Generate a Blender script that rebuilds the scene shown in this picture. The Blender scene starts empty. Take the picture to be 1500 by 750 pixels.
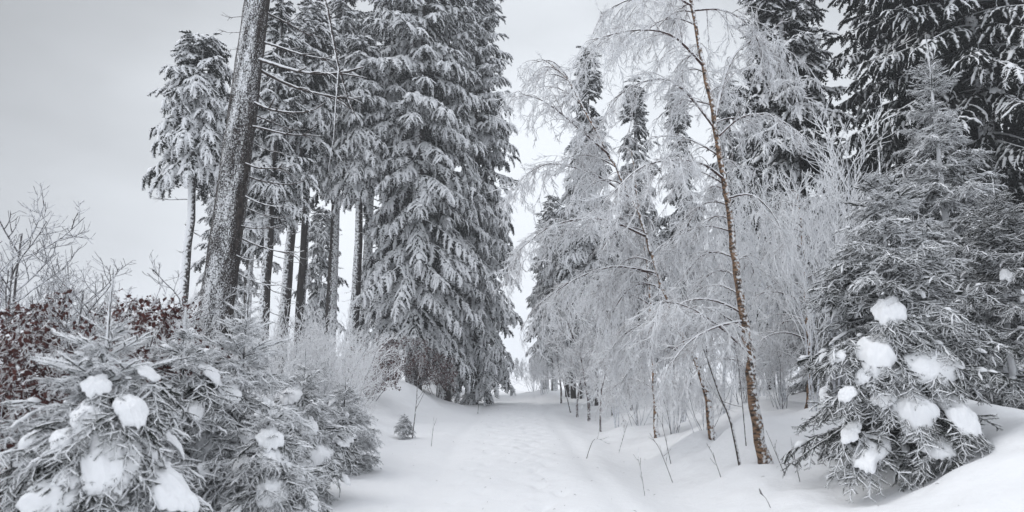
import bpy, math
import numpy as np

# ------------------------------------------------------------------ camera, sky, sun, exposure
SC = bpy.context.scene
COL = SC.collection
PITCH = math.radians(9.5)
CAM_Z = 1.6
cam = bpy.data.cameras.new("camera")
cam.sensor_width = 36.0
cam.lens = 24.0
cam.clip_start = 0.05
cam.clip_end = 4000
cam.dof.use_dof = True
cam.dof.focus_distance = 16.0
cam.dof.aperture_fstop = 1.7
cam_o = bpy.data.objects.new("camera", cam)
COL.objects.link(cam_o)
cam_o.location = (0, 0, CAM_Z)
cam_o.rotation_euler = (math.radians(90) + PITCH, 0, 0)
SC.camera = cam_o

SUN_EL, SUN_AZ = math.radians(52), math.radians(-75)      # high, ahead and a little left, behind cloud
world = bpy.data.worlds.new("World")
SC.world = world
world.use_nodes = True
wn, wl = world.node_tree.nodes, world.node_tree.links
wn.clear()
def N(tree, t, **kw):
    n = tree.nodes.new(t)
    for k, v in kw.items():
        setattr(n, k, v)
    return n
WT = world.node_tree
sky = N(WT, "ShaderNodeTexSky", sky_type='NISHITA', sun_disc=False)
sky.sun_elevation = SUN_EL
sky.sun_rotation = SUN_AZ
sky.air_density = 1.0
sky.dust_density = 6.0
hs = N(WT, "ShaderNodeHueSaturation")
hs.inputs["Saturation"].default_value = 0.25
wl.new(sky.outputs[0], hs.inputs["Color"])
tc = N(WT, "ShaderNodeTexCoord")
dot = N(WT, "ShaderNodeVectorMath", operation='DOT_PRODUCT')
_d = np.array([0.06, 1.0, 0.05]); _d /= np.linalg.norm(_d)
dot.inputs[1].default_value = _d
wl.new(tc.outputs["Generated"], dot.inputs[0])
cn = N(WT, "ShaderNodeTexNoise")
cn.inputs["Scale"].default_value = 1.7
cn.inputs["Detail"].default_value = 4
mp = N(WT, "ShaderNodeMapping")
mp.inputs["Scale"].default_value = (1, 1, 3.0)
wl.new(tc.outputs["Generated"], mp.inputs[0])
wl.new(mp.outputs[0], cn.inputs["Vector"])
mad = N(WT, "ShaderNodeMath", operation='MULTIPLY_ADD')     # the cloud deck wavers a little
mad.inputs[1].default_value = 0.26
wl.new(cn.outputs[0], mad.inputs[0])
wl.new(dot.outputs["Value"], mad.inputs[2])
ramp = N(WT, "ShaderNodeValToRGB")
el = ramp.color_ramp.elements
K = 1.0
def g(v): return (v * 0.935, v * 0.985, v * 1.045, 1)
el[0].position, el[0].color = 0.0, g(0.66)
el[1].position, el[1].color = 1.10, g(0.76)
for p, v in ((0.30, 0.62), (0.80, 0.25), (0.92, 0.40), (1.02, 0.60)):
    e = el.new(p / 1.15); e.color = g(v)
el[-1].position = 1.10 / 1.15
sc = N(WT, "ShaderNodeMath", operation='DIVIDE')
sc.inputs[1].default_value = 1.15
wl.new(mad.outputs[0], sc.inputs[0])
wl.new(sc.outputs[0], ramp.inputs[0])
sep = N(WT, "ShaderNodeSeparateXYZ")
wl.new(tc.outputs["Generated"], sep.inputs[0])
zen = N(WT, "ShaderNodeMapRange")
zen.inputs[1].default_value, zen.inputs[2].default_value = 0.55, 0.95
zen.inputs[3].default_value, zen.inputs[4].default_value = 0.0, 1.0
wl.new(sep.outputs[2], zen.inputs[0])
mz = N(WT, "ShaderNodeMix", data_type='RGBA')
wl.new(zen.outputs[0], mz.inputs[0])
wl.new(ramp.outputs[0], mz.inputs[6])
mz.inputs[7].default_value = (.86, .89, .95, 1)
sca = N(WT, "ShaderNodeVectorMath", operation='SCALE')
sca.inputs[3].default_value = 10.0
wl.new(mz.outputs[2], sca.inputs[0])
mx = N(WT, "ShaderNodeMix", data_type='RGBA')
mx.inputs[0].default_value = 0.92
wl.new(hs.outputs[0], mx.inputs[6])
wl.new(sca.outputs[0], mx.inputs[7])
bg = N(WT, "ShaderNodeBackground")
bg.inputs[1].default_value = 0.1
wl.new(mx.outputs[2], bg.inputs[0])
wo = N(WT, "ShaderNodeOutputWorld")
wl.new(bg.outputs[0], wo.inputs[0])

sun = bpy.data.lights.new("sun", 'SUN')
sun.energy = 0.5
sun.angle = math.radians(30)
sun.color = (1.0, 0.97, 0.93)
sun_o = bpy.data.objects.new("sun", sun)
COL.objects.link(sun_o)
sun_o.rotation_euler = (math.radians(90) - SUN_EL, 0, math.pi - SUN_AZ)
sun_o.location = (0, 0, 60)

SC.view_settings.view_transform = 'Standard'
SC.view_settings.look = 'None'
SC.view_settings.exposure = 0.50
SC.view_settings.gamma = 1.0
SC.view_settings.use_curve_mapping = False
SC.render.engine = 'CYCLES'
SC.cycles.max_bounces = 6
SC.cycles.diffuse_bounces = 4
SC.cycles.volume_bounces = 2
SC.cycles.use_denoising = True
SC.cycles.use_adaptive_sampling = True
SC.cycles.adaptive_threshold = 0.02
HAZE_DENSITY = 0.0019

# ------------------------------------------------------------------ numbers
R = np.random.default_rng(11)
CP, SP = math.cos(PITCH), math.sin(PITCH)

def height(py, D):
    v = (375 - py) / 1000.0
    return CAM_Z + D * (v * CP + SP) / (CP - v * SP)

def at(px, py, D):
    z = height(py, D)
    dep = D * CP + (z - CAM_Z) * SP
    return np.array([(px - 750) / 1000.0 * dep, D, z])

def vnoise(x, y, seed=0):
    xi, yi = np.floor(x).astype(np.int64), np.floor(y).astype(np.int64)
    fx, fy = x - xi, y - yi
    fx, fy = fx * fx * (3 - 2 * fx), fy * fy * (3 - 2 * fy)
    def h(a, b):
        n = (a * 374761393 + b * 668265263 + seed * 974634) & 0xffffffff
        n = ((n ^ (n >> 13)) * 1274126177) & 0xffffffff
        return ((n ^ (n >> 16)) & 0xffff) / 65535.0
    return ((h(xi, yi) * (1 - fx) + h(xi + 1, yi) * fx) * (1 - fy) + (h(xi, yi + 1) * (1 - fx) + h(xi + 1, yi + 1) * fx) * fy) * 2 - 1

def sst(a, b, x):
    t = np.clip((x - a) / (b - a), 0, 1)
    return t * t * (3 - 2 * t)

BUMPS = [  # x, y, radius x, radius y, height: drifts and buried stumps
    (-3.9, 25.5, 1.3, 2.0, .42), (-2.9, 29, 1.0, 2.2, .3), (-2.6, 41, 1.5, 3, .35), (2.2, 43, 1.6, 4, .45), (2.6, 30, 1.0, 2.0, .22),
    (3.35, 10.0, .45, .5, .16), (4.0, 11.9, .55, .5, .42), (3.4, 12.9, .5, .6, .25), (2.9, 12.2, .3, .5, .12), (5.0, 8.6, .4, .5, .12),
    (3.4, 8.2, .4, .5, .10), (-3.3, 9.6, .5, .7, .2), (-3.0, 7.9, .35, .6, .12), (-3.6, 12.5, .6, .8, .2), (-3.3, 16.5, .5, .9, .2),
    (2.5, 22.7, .35, .4, .12), (3.5, 16, .7, .9, .2), (2.9, 18.5, .5, .8, .15), (4.8, 14.5, .8, .8, .25), (3.9, 21, .8, 1.2, .25), (6.2, 9.4, .7, .7, .18),
    (3.92, 10.4, .30, .34, -.12), (5.0, 8.3, 1.0, .8, -.12), (3.75, 12.5, .25, .3, -.1)]

STEPS = []
_r = np.random.default_rng(77)
for x0, y0, ln in ((.25, 5.8, .72), (.75, 6.1, .66), (-.35, 9.0, .70)):
    for i in range(int(24 / ln)):
        STEPS.append((x0 + (.13 if i % 2 else -.13) + _r.normal(0, .04) + .25 * math.sin(i * .11 + x0 * 5), y0 + i * ln + _r.normal(0, .05)))

def ground(x, y):
    x = np.asarray(x, float); y = np.asarray(y, float)
    c = -0.05 + 0.0 * y
    u = x - c
    wob = 0.35 * vnoise(y * .22, y * 0 + 3.3, 5)
    near = 1 - sst(120, 260, np.hypot(x, y))
    lb = sst(2.5, 4.6, -u + wob) * (0.55 + .22 * sst(14, 26, y)) + .5 * sst(4.5, 12, -u)
    ru = u + .25 * vnoise(y * .25, y * 0 + 9.1, 8)
    steep = 1 - sst(12, 24, y)
    rb = sst(2.55, 6.6, ru) * (1.05 * steep + .75 * (1 - steep)) + .35 * sst(6, 14, u)
    ditch = -.14 * np.exp(-((ru - 2.35) / .55) ** 2) * (1 - sst(20, 30, y))
    z = (lb + rb) * near + ditch
    off = sst(1.8, 3.4, np.abs(u))
    z = z + off * near * (.10 * vnoise(x * .55, y * .5, 1) + .075 * vnoise(x * 1.3, y * 1.3, 2) + .035 * vnoise(x * 3.1, y * 3.1, 3) + .012 * vnoise(x * 6.5, y * 6.5, 13))
    z = z + (1 - off) * (.035 * vnoise(x * .8, y * .3, 4) + .018 * vnoise(x * 2.2, y * 1.5, 6))
    fine = (1 - sst(24, 40, y)) * sst(1, 3, y)
    tramp = np.exp(-((u - .25) / .75) ** 2)
    z = z + fine * tramp * .024 * (vnoise(x * 4.6, y * 3.3, 7) + .6 * vnoise(x * 9, y * 6.5, 9)) + fine * .006 * vnoise(x * 7, y * 7, 10)
    for tx, w in ((-1.15, .2), (1.35, .2)):
        z = z - .05 * np.exp(-((u - tx - .12 * vnoise(y * .35, y * 0 + tx, 12)) / w) ** 2) * (1 - sst(40, 60, y))
    for bx, by, rx, ry, h in BUMPS:
        z = z + h * np.exp(-(((x - bx) / rx) ** 2 + ((y - by) / ry) ** 2))
    if x.ndim == 2:
        for fx, fy in STEPS:
            w = np.abs(y[:, 0] - fy) < .8
            z[w] -= .065 * np.exp(-(((x[w] - fx) / .085) ** 2 + ((y[w] - fy) / .17) ** 2)) - .012 * np.exp(-(((x[w] - fx) / .17) ** 2 + ((y[w] - fy - .1) / .28) ** 2))
    z = z - .35 * sst(55, 90, y) * (1 - sst(2.5, 5, np.abs(u))) * near
    z = z + (1 - near) * .5 * vnoise(x * .01, y * .01, 20)
    return z

def on_ground(px, D):
    x = (px - 750) / 1000.0 * D
    for _ in range(6):
        z = float(ground(x, D))
        x = (px - 750) / 1000.0 * (D * CP + (z - CAM_Z) * SP)
    return np.array([x, D, float(ground(x, D))])

def unit(a):
    return a / np.maximum(np.linalg.norm(a, axis=-1, keepdims=True), 1e-9)

def frames(X, roll=None):
    X = unit(np.asarray(X, float))
    Z = np.broadcast_to(np.array([0, 0, 1.0]), X.shape).copy()
    bad = np.abs(X[:, 2]) > .985
    Z[bad] = np.array([0.0, 1.0, .05])
    Y = unit(np.cross(Z, X))
    Zc = np.cross(X, Y)
    if roll is not None:
        c, s = np.cos(roll)[:, None], np.sin(roll)[:, None]
        Y, Zc = Y * c + Zc * s, Zc * c - Y * s
    return np.stack([X, Y, Zc], axis=2)

class Geo:
    """Triangles with one frost value per vertex."""
    def __init__(s):
        s.v, s.f, s.a, s.n = [], [], [], 0
    def add(s, V, F, A):
        V = np.asarray(V, float).reshape(-1, 3)
        s.v.append(V); s.f.append(np.asarray(F, np.int64).reshape(-1, 3) + s.n)
        s.a.append(np.broadcast_to(np.asarray(A, float), (len(V),)) if np.ndim(A) == 0 else np.asarray(A, float).ravel())
        s.n += len(V)
    def merged(s):
        if not s.v:
            return np.zeros((0, 3)), np.zeros((0, 3), np.int64), np.zeros(0)
        return np.concatenate(s.v), np.concatenate(s.f), np.concatenate(s.a)
    def template(s):
        return s.merged()
    def stamp(s, T, O, X, S, roll=None, mul=None, add=None):
        V, F, A = T
        O = np.asarray(O, float); n = len(O)
        if n == 0: return
        M = frames(X, roll)
        out = np.einsum('nij,kj->nki', M, V) * np.asarray(S, float).reshape(n, 1, 1) + O[:, None, :]
        a = np.tile(A, (n, 1))
        if mul is not None: a = a * np.asarray(mul).reshape(n, 1)
        if add is not None: a = a + np.asarray(add).reshape(n, 1)
        f = F[None] + (np.arange(n) * len(V))[:, None, None]
        s.add(out.reshape(-1, 3), f.reshape(-1, 3), a.ravel())
    def tubes(s, P, Rad, sides=4, frost=(.1, 1.0), wind=(0, 0, 1), tip=True):
        P = np.asarray(P, float); n, k, _ = P.shape
        Rad = np.broadcast_to(np.asarray(Rad, float), (n, k))
        T = np.empty_like(P)
        T[:, 1:-1] = P[:, 2:] - P[:, :-2]; T[:, 0] = P[:, 1] - P[:, 0]; T[:, -1] = P[:, -1] - P[:, -2]
        T = unit(T)
        main = unit(P[:, -1] - P[:, 0])
        ref = np.where(np.abs(main[:, 2:3]) > .8, np.array([[0.0, 1.0, 0.0]]), np.array([[0.0, 0.0, 1.0]]))[:, None, :]
        Y = unit(np.cross(np.broadcast_to(ref, T.shape), T)); Z = np.cross(T, Y)
        ang = np.arange(sides) / sides * 2 * np.pi + math.pi / 2
        Nn = np.cos(ang)[None, None, :, None] * Y[:, :, None, :] + np.sin(ang)[None, None, :, None] * Z[:, :, None, :]
        V = P[:, :, None, :] + Nn * Rad[:, :, None, None]
        w = np.asarray(wind, float); w = w / np.linalg.norm(w)
        d = (Nn @ w) * .5 + .5
        A = frost[0] + (frost[1] - frost[0]) * sst(.25, .85, d)
        i, j = np.meshgrid(np.arange(k - 1), np.arange(sides), indexing='ij')
        a, b = i * sides + j, i * sides + (j + 1) % sides
        F = np.concatenate([np.stack([a, b, b + sides], -1).reshape(-1, 3), np.stack([a, b + sides, a + sides], -1).reshape(-1, 3)])
        F = F[None] + (np.arange(n) * k * sides)[:, None, None]
        s.add(V, F, A)

def make_mesh(name, geo, smooth=True):
    V, F, A = geo.merged() if isinstance(geo, Geo) else geo
    me = bpy.data.meshes.new(name)
    nv, nf = len(V), len(F)
    me.vertices.add(nv); me.vertices.foreach_set("co", V.astype(np.float32).ravel())
    me.loops.add(nf * 3); me.loops.foreach_set("vertex_index", F.astype(np.int32).ravel())
    me.polygons.add(nf)
    me.polygons.foreach_set("loop_start", np.arange(0, nf * 3, 3, dtype=np.int32))
    me.polygons.foreach_set("use_smooth", np.full(nf, smooth, dtype=bool))
    at_ = me.attributes.new("frost", 'FLOAT', 'POINT')
    at_.data.foreach_set("value", A.astype(np.float32))
    me.update(calc_edges=True)
    return me

def obj(name, geo, mat, parent=None, smooth=True):
    me = geo if isinstance(geo, bpy.types.Mesh) else make_mesh(name, geo, smooth)
    if mat is not None and not me.materials:
        me.materials.append(mat)
    o = bpy.data.objects.new(name, me)
    COL.objects.link(o)
    if parent is not None: o.parent = parent
    return o

def tag(o, label, cat, group=None):
    o["label"] = label; o["category"] = cat
    if group: o["group"] = group
    return o

def thing(name, loc, label, cat, group=None, rz=0.0, s=1.0):
    o = bpy.data.objects.new(name, None)
    COL.objects.link(o)
    o.empty_display_size = .2
    o.location = loc; o.rotation_euler = (0, 0, rz); o.scale = (s, s, s)
    return tag(o, label, cat, group)

def copy_thing(root, loc, rz, s, label, group=None):
    r = root.copy(); COL.objects.link(r)
    r.location = loc; r.rotation_euler = (0, 0, rz)
    r.scale = (s, s, s) if np.ndim(s) == 0 else s
    r["label"] = label
    if group: r["group"] = group
    for ch in list(root.children):
        c = ch.copy(); COL.objects.link(c); c.parent = r
        for gch in ch.children:
            d = gch.copy(); COL.objects.link(d); d.parent = c
    return r

# ------------------------------------------------------------------ materials
SNOW = (.86, .87, .89)
def frost_mat(name, dark, dark2=None, scale=30.0, amount=.5, rough=.85, snow=SNOW, dscale=12.0, edge=.14, bump=0.0, bands=None):
    m = bpy.data.materials.new(name); m.use_nodes = True
    t = m.node_tree; t.nodes.clear(); L = t.links.new
    tcn = N(t, "ShaderNodeTexCoord")
    at_ = N(t, "ShaderNodeAttribute", attribute_name="frost")
    no = N(t, "ShaderNodeTexNoise"); no.inputs["Scale"].default_value = scale; no.inputs["Detail"].default_value = 3
    L(tcn.outputs["Object"], no.inputs["Vector"])
    ma = N(t, "ShaderNodeMath", operation='MULTIPLY_ADD'); ma.inputs[1].default_value = amount * 2; ma.inputs[2].default_value = -amount
    L(no.outputs[0], ma.inputs[0])
    ad = N(t, "ShaderNodeMath", operation='ADD'); L(ma.outputs[0], ad.inputs[0]); L(at_.outputs["Fac"], ad.inputs[1])
    if bump >= 1:
        mpv = N(t, "ShaderNodeMapping"); mpv.inputs["Scale"].default_value = (1, 1, .4); L(tcn.outputs["Object"], mpv.inputs[0])
        vo = N(t, "ShaderNodeTexVoronoi", feature='DISTANCE_TO_EDGE'); vo.inputs["Scale"].default_value = 24.0
        nd = N(t, "ShaderNodeTexNoise"); nd.inputs["Scale"].default_value = 9.0; L(mpv.outputs[0], nd.inputs["Vector"])
        va = N(t, "ShaderNodeVectorMath", operation='MULTIPLY_ADD'); va.inputs[1].default_value = (.16, .16, .16)
        L(nd.outputs["Color"], va.inputs[0]); L(mpv.outputs[0], va.inputs[2]); L(va.outputs[0], vo.inputs["Vector"])
        vm = N(t, "ShaderNodeMapRange"); vm.inputs[1].default_value, vm.inputs[2].default_value = 0.0, .16
        vm.inputs[3].default_value, vm.inputs[4].default_value = -.16, .05
        L(vo.outputs["Distance"], vm.inputs[0])
        ad_ = N(t, "ShaderNodeMath", operation='ADD'); L(ad.outputs[0], ad_.inputs[0]); L(vm.outputs[0], ad_.inputs[1]); ad = ad_
    mr = N(t, "ShaderNodeMapRange", interpolation_type='SMOOTHSTEP')
    mr.inputs[1].default_value, mr.inputs[2].default_value = .5 - edge, .5 + edge
    L(ad.outputs[0], mr.inputs[0])
    n2 = N(t, "ShaderNodeTexNoise"); n2.inputs["Scale"].default_value = dscale; n2.inputs["Detail"].default_value = 4
    if bands:
        mpn = N(t, "ShaderNodeMapping"); mpn.inputs["Scale"].default_value = bands
        L(tcn.outputs["Object"], mpn.inputs[0]); L(mpn.outputs[0], n2.inputs["Vector"])
    else:
        L(tcn.outputs["Object"], n2.inputs["Vector"])
    mr2 = N(t, "ShaderNodeMapRange"); mr2.inputs[1].default_value, mr2.inputs[2].default_value = .38, .62
    L(n2.outputs[0], mr2.inputs[0])
    md = N(t, "ShaderNodeMix", data_type='RGBA'); L(mr2.outputs[0], md.inputs[0])
    md.inputs[6].default_value = (*dark, 1); md.inputs[7].default_value = (*(dark2 or tuple(c * 1.7 for c in dark)), 1)
    mm = N(t, "ShaderNodeMix", data_type='RGBA'); L(mr.outputs[0], mm.inputs[0])
    L(md.outputs[2], mm.inputs[6]); mm.inputs[7].default_value = (*snow, 1)
    b = N(t, "ShaderNodeBsdfPrincipled"); L(mm.outputs[2], b.inputs["Base Color"])
    b.inputs["Roughness"].default_value = rough
    b.inputs["Specular IOR Level"].default_value = .2
    if bump:
        bm_ = N(t, "ShaderNodeBump"); bm_.inputs["Strength"].default_value = bump; bm_.inputs["Distance"].default_value = .02
        ad2 = N(t, "ShaderNodeMath", operation='ADD'); L(n2.outputs[0], ad2.inputs[0]); L(mr.outputs[0], ad2.inputs[1])
        L(ad2.outputs[0], bm_.inputs["Height"]); L(bm_.outputs[0], b.inputs["Normal"])
    o = N(t, "ShaderNodeOutputMaterial"); L(b.outputs[0], o.inputs[0])
    return m

def snow_mat(name, bump=.35, scale=9.0, dist=.03, col=(.87, .88, .90)):
    m = bpy.data.materials.new(name); m.use_nodes = True
    t = m.node_tree; t.nodes.clear(); L = t.links.new
    tcn = N(t, "ShaderNodeTexCoord")
    n1 = N(t, "ShaderNodeTexNoise"); n1.inputs["Scale"].default_value = scale; n1.inputs["Detail"].default_value = 6; n1.inputs["Roughness"].default_value = .6
    n2 = N(t, "ShaderNodeTexNoise"); n2.inputs["Scale"].default_value = scale * 14; n2.inputs["Detail"].default_value = 3
    L(tcn.outputs["Object"], n1.inputs["Vector"]); L(tcn.outputs["Object"], n2.inputs["Vector"])
    ma = N(t, "ShaderNodeMath", operation='MULTIPLY_ADD'); ma.inputs[1].default_value = .12
    L(n2.outputs[0], ma.inputs[0]); L(n1.outputs[0], ma.inputs[2])
    bp = N(t, "ShaderNodeBump"); bp.inputs["Strength"].default_value = bump; bp.inputs["Distance"].default_value = dist
    L(ma.outputs[0], bp.inputs["Height"])
    b = N(t, "ShaderNodeBsdfPrincipled"); b.inputs["Base Color"].default_value = (*col, 1)
    b.inputs["Roughness"].default_value = .7; b.inputs["Specular IOR Level"].default_value = .25
    L(bp.outputs[0], b.inputs["Normal"])
    o = N(t, "ShaderNodeOutputMaterial"); L(b.outputs[0], o.inputs[0])
    return m

M_GROUND = snow_mat("snow_ground", .45, 6.0, .05)
M_CUSHION = snow_mat("snow_cushion", .15, 26.0, .015)
M_NEEDLE = frost_mat("frosted_spruce_needles", (.008, .011, .009), (.018, .022, .018), 9.0, .30, edge=.09)
M_NEEDLE_DARK = frost_mat("dark_spruce_needles", (.006, .008, .007), (.012, .016, .013), 7.0, .34, edge=.09)
M_YOUNG = frost_mat("young_spruce_needles", (.012, .016, .013), (.028, .033, .026), 16.0, .32, edge=.10)
M_BARK = frost_mat("spruce_bark", (.016, .013, .012), (.05, .042, .038), 14.0, .55, dscale=18.0, bump=.8, bands=(1, 1, .25))
M_BIGBARK = frost_mat("plastered_bark", (.018, .015, .014), (.06, .05, .046), 46.0, .6, dscale=22.0, bump=1.0, bands=(1, 1, .35), edge=.2)
M_BIRCH = frost_mat("birch_bark", (.03, .022, .019), (.27, .165, .10), 22.0, .5, dscale=11.0, bump=.6, bands=(1, 1, 2.6), edge=.12)
M_LIMB = frost_mat("birch_limb_bark", (.035, .018, .016), (.07, .035, .03), 20.0, .4)
M_TWIG = frost_mat("rimed_twigs", (.10, .075, .07), (.16, .12, .11), 26.0, .38, snow=(.90, .91, .93), edge=.3)
M_GREYTWIG = frost_mat("grey_rimed_twigs", (.06, .055, .055), (.12, .11, .11), 26.0, .5, snow=(.78, .80, .84), edge=.3)
M_LEAF = frost_mat("withered_beech_leaves", (.05, .017, .017), (.10, .038, .032), 18.0, .4, dscale=6.0)

# ------------------------------------------------------------------ setting: one snow sheet out to the horizon, haze
def graded(lo, hi, step, far_lo, far_hi, grow=1.09):
    a = list(np.arange(lo, hi, step)); s = step; x = a[-1]
    while x < far_hi:
        s *= grow; x += s; a.append(min(x, far_hi))
    s = step; x = lo
    b = []
    while x > far_lo:
        s *= grow; x -= s; b.append(max(x, far_lo))
    return np.array(sorted(set(b + a)))

def build_ground():
    xs = graded(-4.5, 6.5, .075, -560, 560, 1.10)
    ys = np.concatenate([graded(4.0, 22.0, .085, -560, 22.0, 1.12)[:-1], graded(22.0, 22.2, .1, 22.0, 560, 1.025)])
    ys = np.array(sorted(set(np.round(ys, 5))))
    X, Y = np.meshgrid(xs, ys)
    Z = ground(X, Y)
    V = np.stack([X, Y, Z], -1).reshape(-1, 3)
    nx, ny = len(xs), len(ys)
    i, j = np.meshgrid(np.arange(ny - 1), np.arange(nx - 1), indexing='ij')
    a = (i * nx + j).ravel()
    F = np.concatenate([np.stack([a, a + 1, a + 1 + nx], 1), np.stack([a, a + 1 + nx, a + nx], 1)])
    o = obj("snow_ground", (V, F, np.ones(len(V))), M_GROUND)
    o["kind"] = "structure"
    o["label"] = "snow covered forest track between low banks"
build_ground()

def build_haze():
    x0, x1, y0, y1, z0, z1 = -565, 565, -565, 565, -3.0, 34.0
    V = np.array([(x, y, z) for z in (z0, z1) for y in (y0, y1) for x in (x0, x1)], float)
    Q = [(0, 2, 3, 1), (4, 5, 7, 6), (0, 1, 5, 4), (2, 6, 7, 3), (0, 4, 6, 2), (1, 3, 7, 5)]
    F = [t for q in Q for t in ((q[0], q[1], q[2]), (q[0], q[2], q[3]))]
    m = bpy.data.materials.new("winter_haze"); m.use_nodes = True
    t = m.node_tree; t.nodes.clear()
    pv = N(t, "ShaderNodeVolumePrincipled")
    pv.inputs["Color"].default_value = (.93, .95, .98, 1)
    pv.inputs["Density"].default_value = HAZE_DENSITY
    pv.inputs["Anisotropy"].default_value = .2
    o = N(t, "ShaderNodeOutputMaterial"); t.links.new(pv.outputs[0], o.inputs["Volume"])
    h = obj("haze", (V, np.array(F), np.zeros(8)), m, smooth=False)
    h["kind"] = "stuff"; h["label"] = "pale winter mist between the trees"
if HAZE_DENSITY > 0:
    build_haze()

# ------------------------------------------------------------------ small building blocks
def spindle(r, top=1.0, low=.1):
    """One snowy shoot as a thin spindle along +X."""
    V = np.array([[0, 0, 0], [.35, 0, r * 1.15], [.35, -r, -r * .5], [.35, r, -r * .5], [1, 0, 0]], float)
    F = np.array([[0, 1, 2], [0, 2, 3], [0, 3, 1], [4, 2, 1], [4, 3, 2], [4, 1, 3]])
    return V, F, np.array([.4, top, low, low, .6])

def scaled_spindle(r_, low, top=1.0):
    t = spindle(1, top, low)
    return t[0] * np.array([1, 0, 0]) + t[0] * np.array([0, 1, 1]) * r_, t[1], t[2]

def frond(seed, n=9):
    """A spruce twig of unit length along +X: snow load on top, frosted side shoots, a dark fringe hanging below."""
    r = np.random.default_rng(seed); g_ = Geo()
    sag = lambda u: np.stack([u, .06 * np.sin(u * 4 + seed), -.34 * u * u], -1)
    load = r.uniform(.7, 1.35)
    for layer in (0, 1):
        O, X, S = [], [], []
        for side in (-1, 1):
            m = n + 2 * layer
            t = np.clip(np.linspace(.06, .98, m) + r.uniform(-.04, .04, m), 0, 1)
            a = np.radians(r.uniform(30, 72, m)) * side
            dz = r.uniform(-.6, .15, m) if layer == 0 else r.uniform(-2.0, -.6, m)
            X.append(np.stack([np.cos(a), np.sin(a), dz], -1)); O.append(sag(t) - np.array([0, 0, .02 * layer]))
            S.append(((.32 - .17 * t) if layer == 0 else (.27 - .12 * t)) * r.uniform(.6, 1.3, m))
        O, X, S = map(np.concatenate, (O, X, S))
        if layer == 0:
            g_.stamp(scaled_spindle(.26, .3), O, X, S, roll=r.uniform(-.5, .5, len(O)), add=r.uniform(-.1, .2, len(O)))
        else:
            g_.stamp(scaled_spindle(.16, 0, .3), O, X, S, roll=r.uniform(-.5, .5, len(O)), add=r.uniform(-.25, .2, len(O)))
    k = 8
    u = np.linspace(.03, 1.0, k); Q = sag(u) + np.array([0, 0, .03]) + r.normal(0, .014, (k, 3))
    g_.tubes(Q[None], (np.array([.015, .05, .075, .06, .085, .065, .06, .015]) * r.uniform(.6, 1.35, k) * load)[None], 5, frost=(.0, 1.3))
    return g_.template()

FRONDS = [frond(i) for i in range(12)]

def ico():
    p = (1 + 5 ** .5) / 2
    V = [(-1, p, 0), (1, p, 0), (-1, -p, 0), (1, -p, 0), (0, -1, p), (0, 1, p), (0, -1, -p), (0, 1, -p), (p, 0, -1), (p, 0, 1), (-p, 0, -1), (-p, 0, 1)]
    F = [(0, 11, 5), (0, 5, 1), (0, 1, 7), (0, 7, 10), (0, 10, 11), (1, 5, 9), (5, 11, 4), (11, 10, 2), (10, 7, 6), (7, 1, 8), (3, 9, 4), (3, 4, 2), (3, 2, 6), (3, 6, 8), (3, 8, 9), (4, 9, 5), (2, 4, 11), (6, 2, 10), (8, 6, 7), (9, 8, 1)]
    return unit(np.array(V, float)), np.array(F)
def subdiv(V, F):
    V = list(map(tuple, V)); idx = {}; out = []
    def mid(a, b):
        k = (min(a, b), max(a, b))
        if k not in idx:
            m = (np.array(V[a]) + np.array(V[b])); m /= np.linalg.norm(m); idx[k] = len(V); V.append(tuple(m))
        return idx[k]
    for a, b, c in F:
        x, y, z = mid(a, b), mid(b, c), mid(c, a)
        out += [(a, x, z), (b, y, x), (c, z, y), (x, y, z)]
    return np.array(V), np.array(out)
ICO0 = ico(); ICO1 = subdiv(*ICO0); ICO2 = subdiv(*ICO1); ICO3 = subdiv(*ICO2); ICO4 = subdiv(*ICO3)

def n3(P, f, seed):
    return (vnoise(P[:, 0] * f + 7, P[:, 1] * f + P[:, 2] * f * .7, seed) + vnoise(P[:, 2] * f + 3, P[:, 1] * f - P[:, 0] * f * .6, seed + 1)) * .5

def pad(seed):
    V, F = ICO1; V = V * np.array([.75, .5, .30])
    V = V * (1 + .45 * n3(V, 3.0, seed))[:, None]
    V[:, 2] -= .25 * V[:, 0] ** 2 + .35 * V[:, 1] ** 2
    A = np.where(V[:, 2] < -.12, .25, 1.15)
    return V, F, A
PADS = [pad(40 + i) for i in range(5)]

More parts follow.
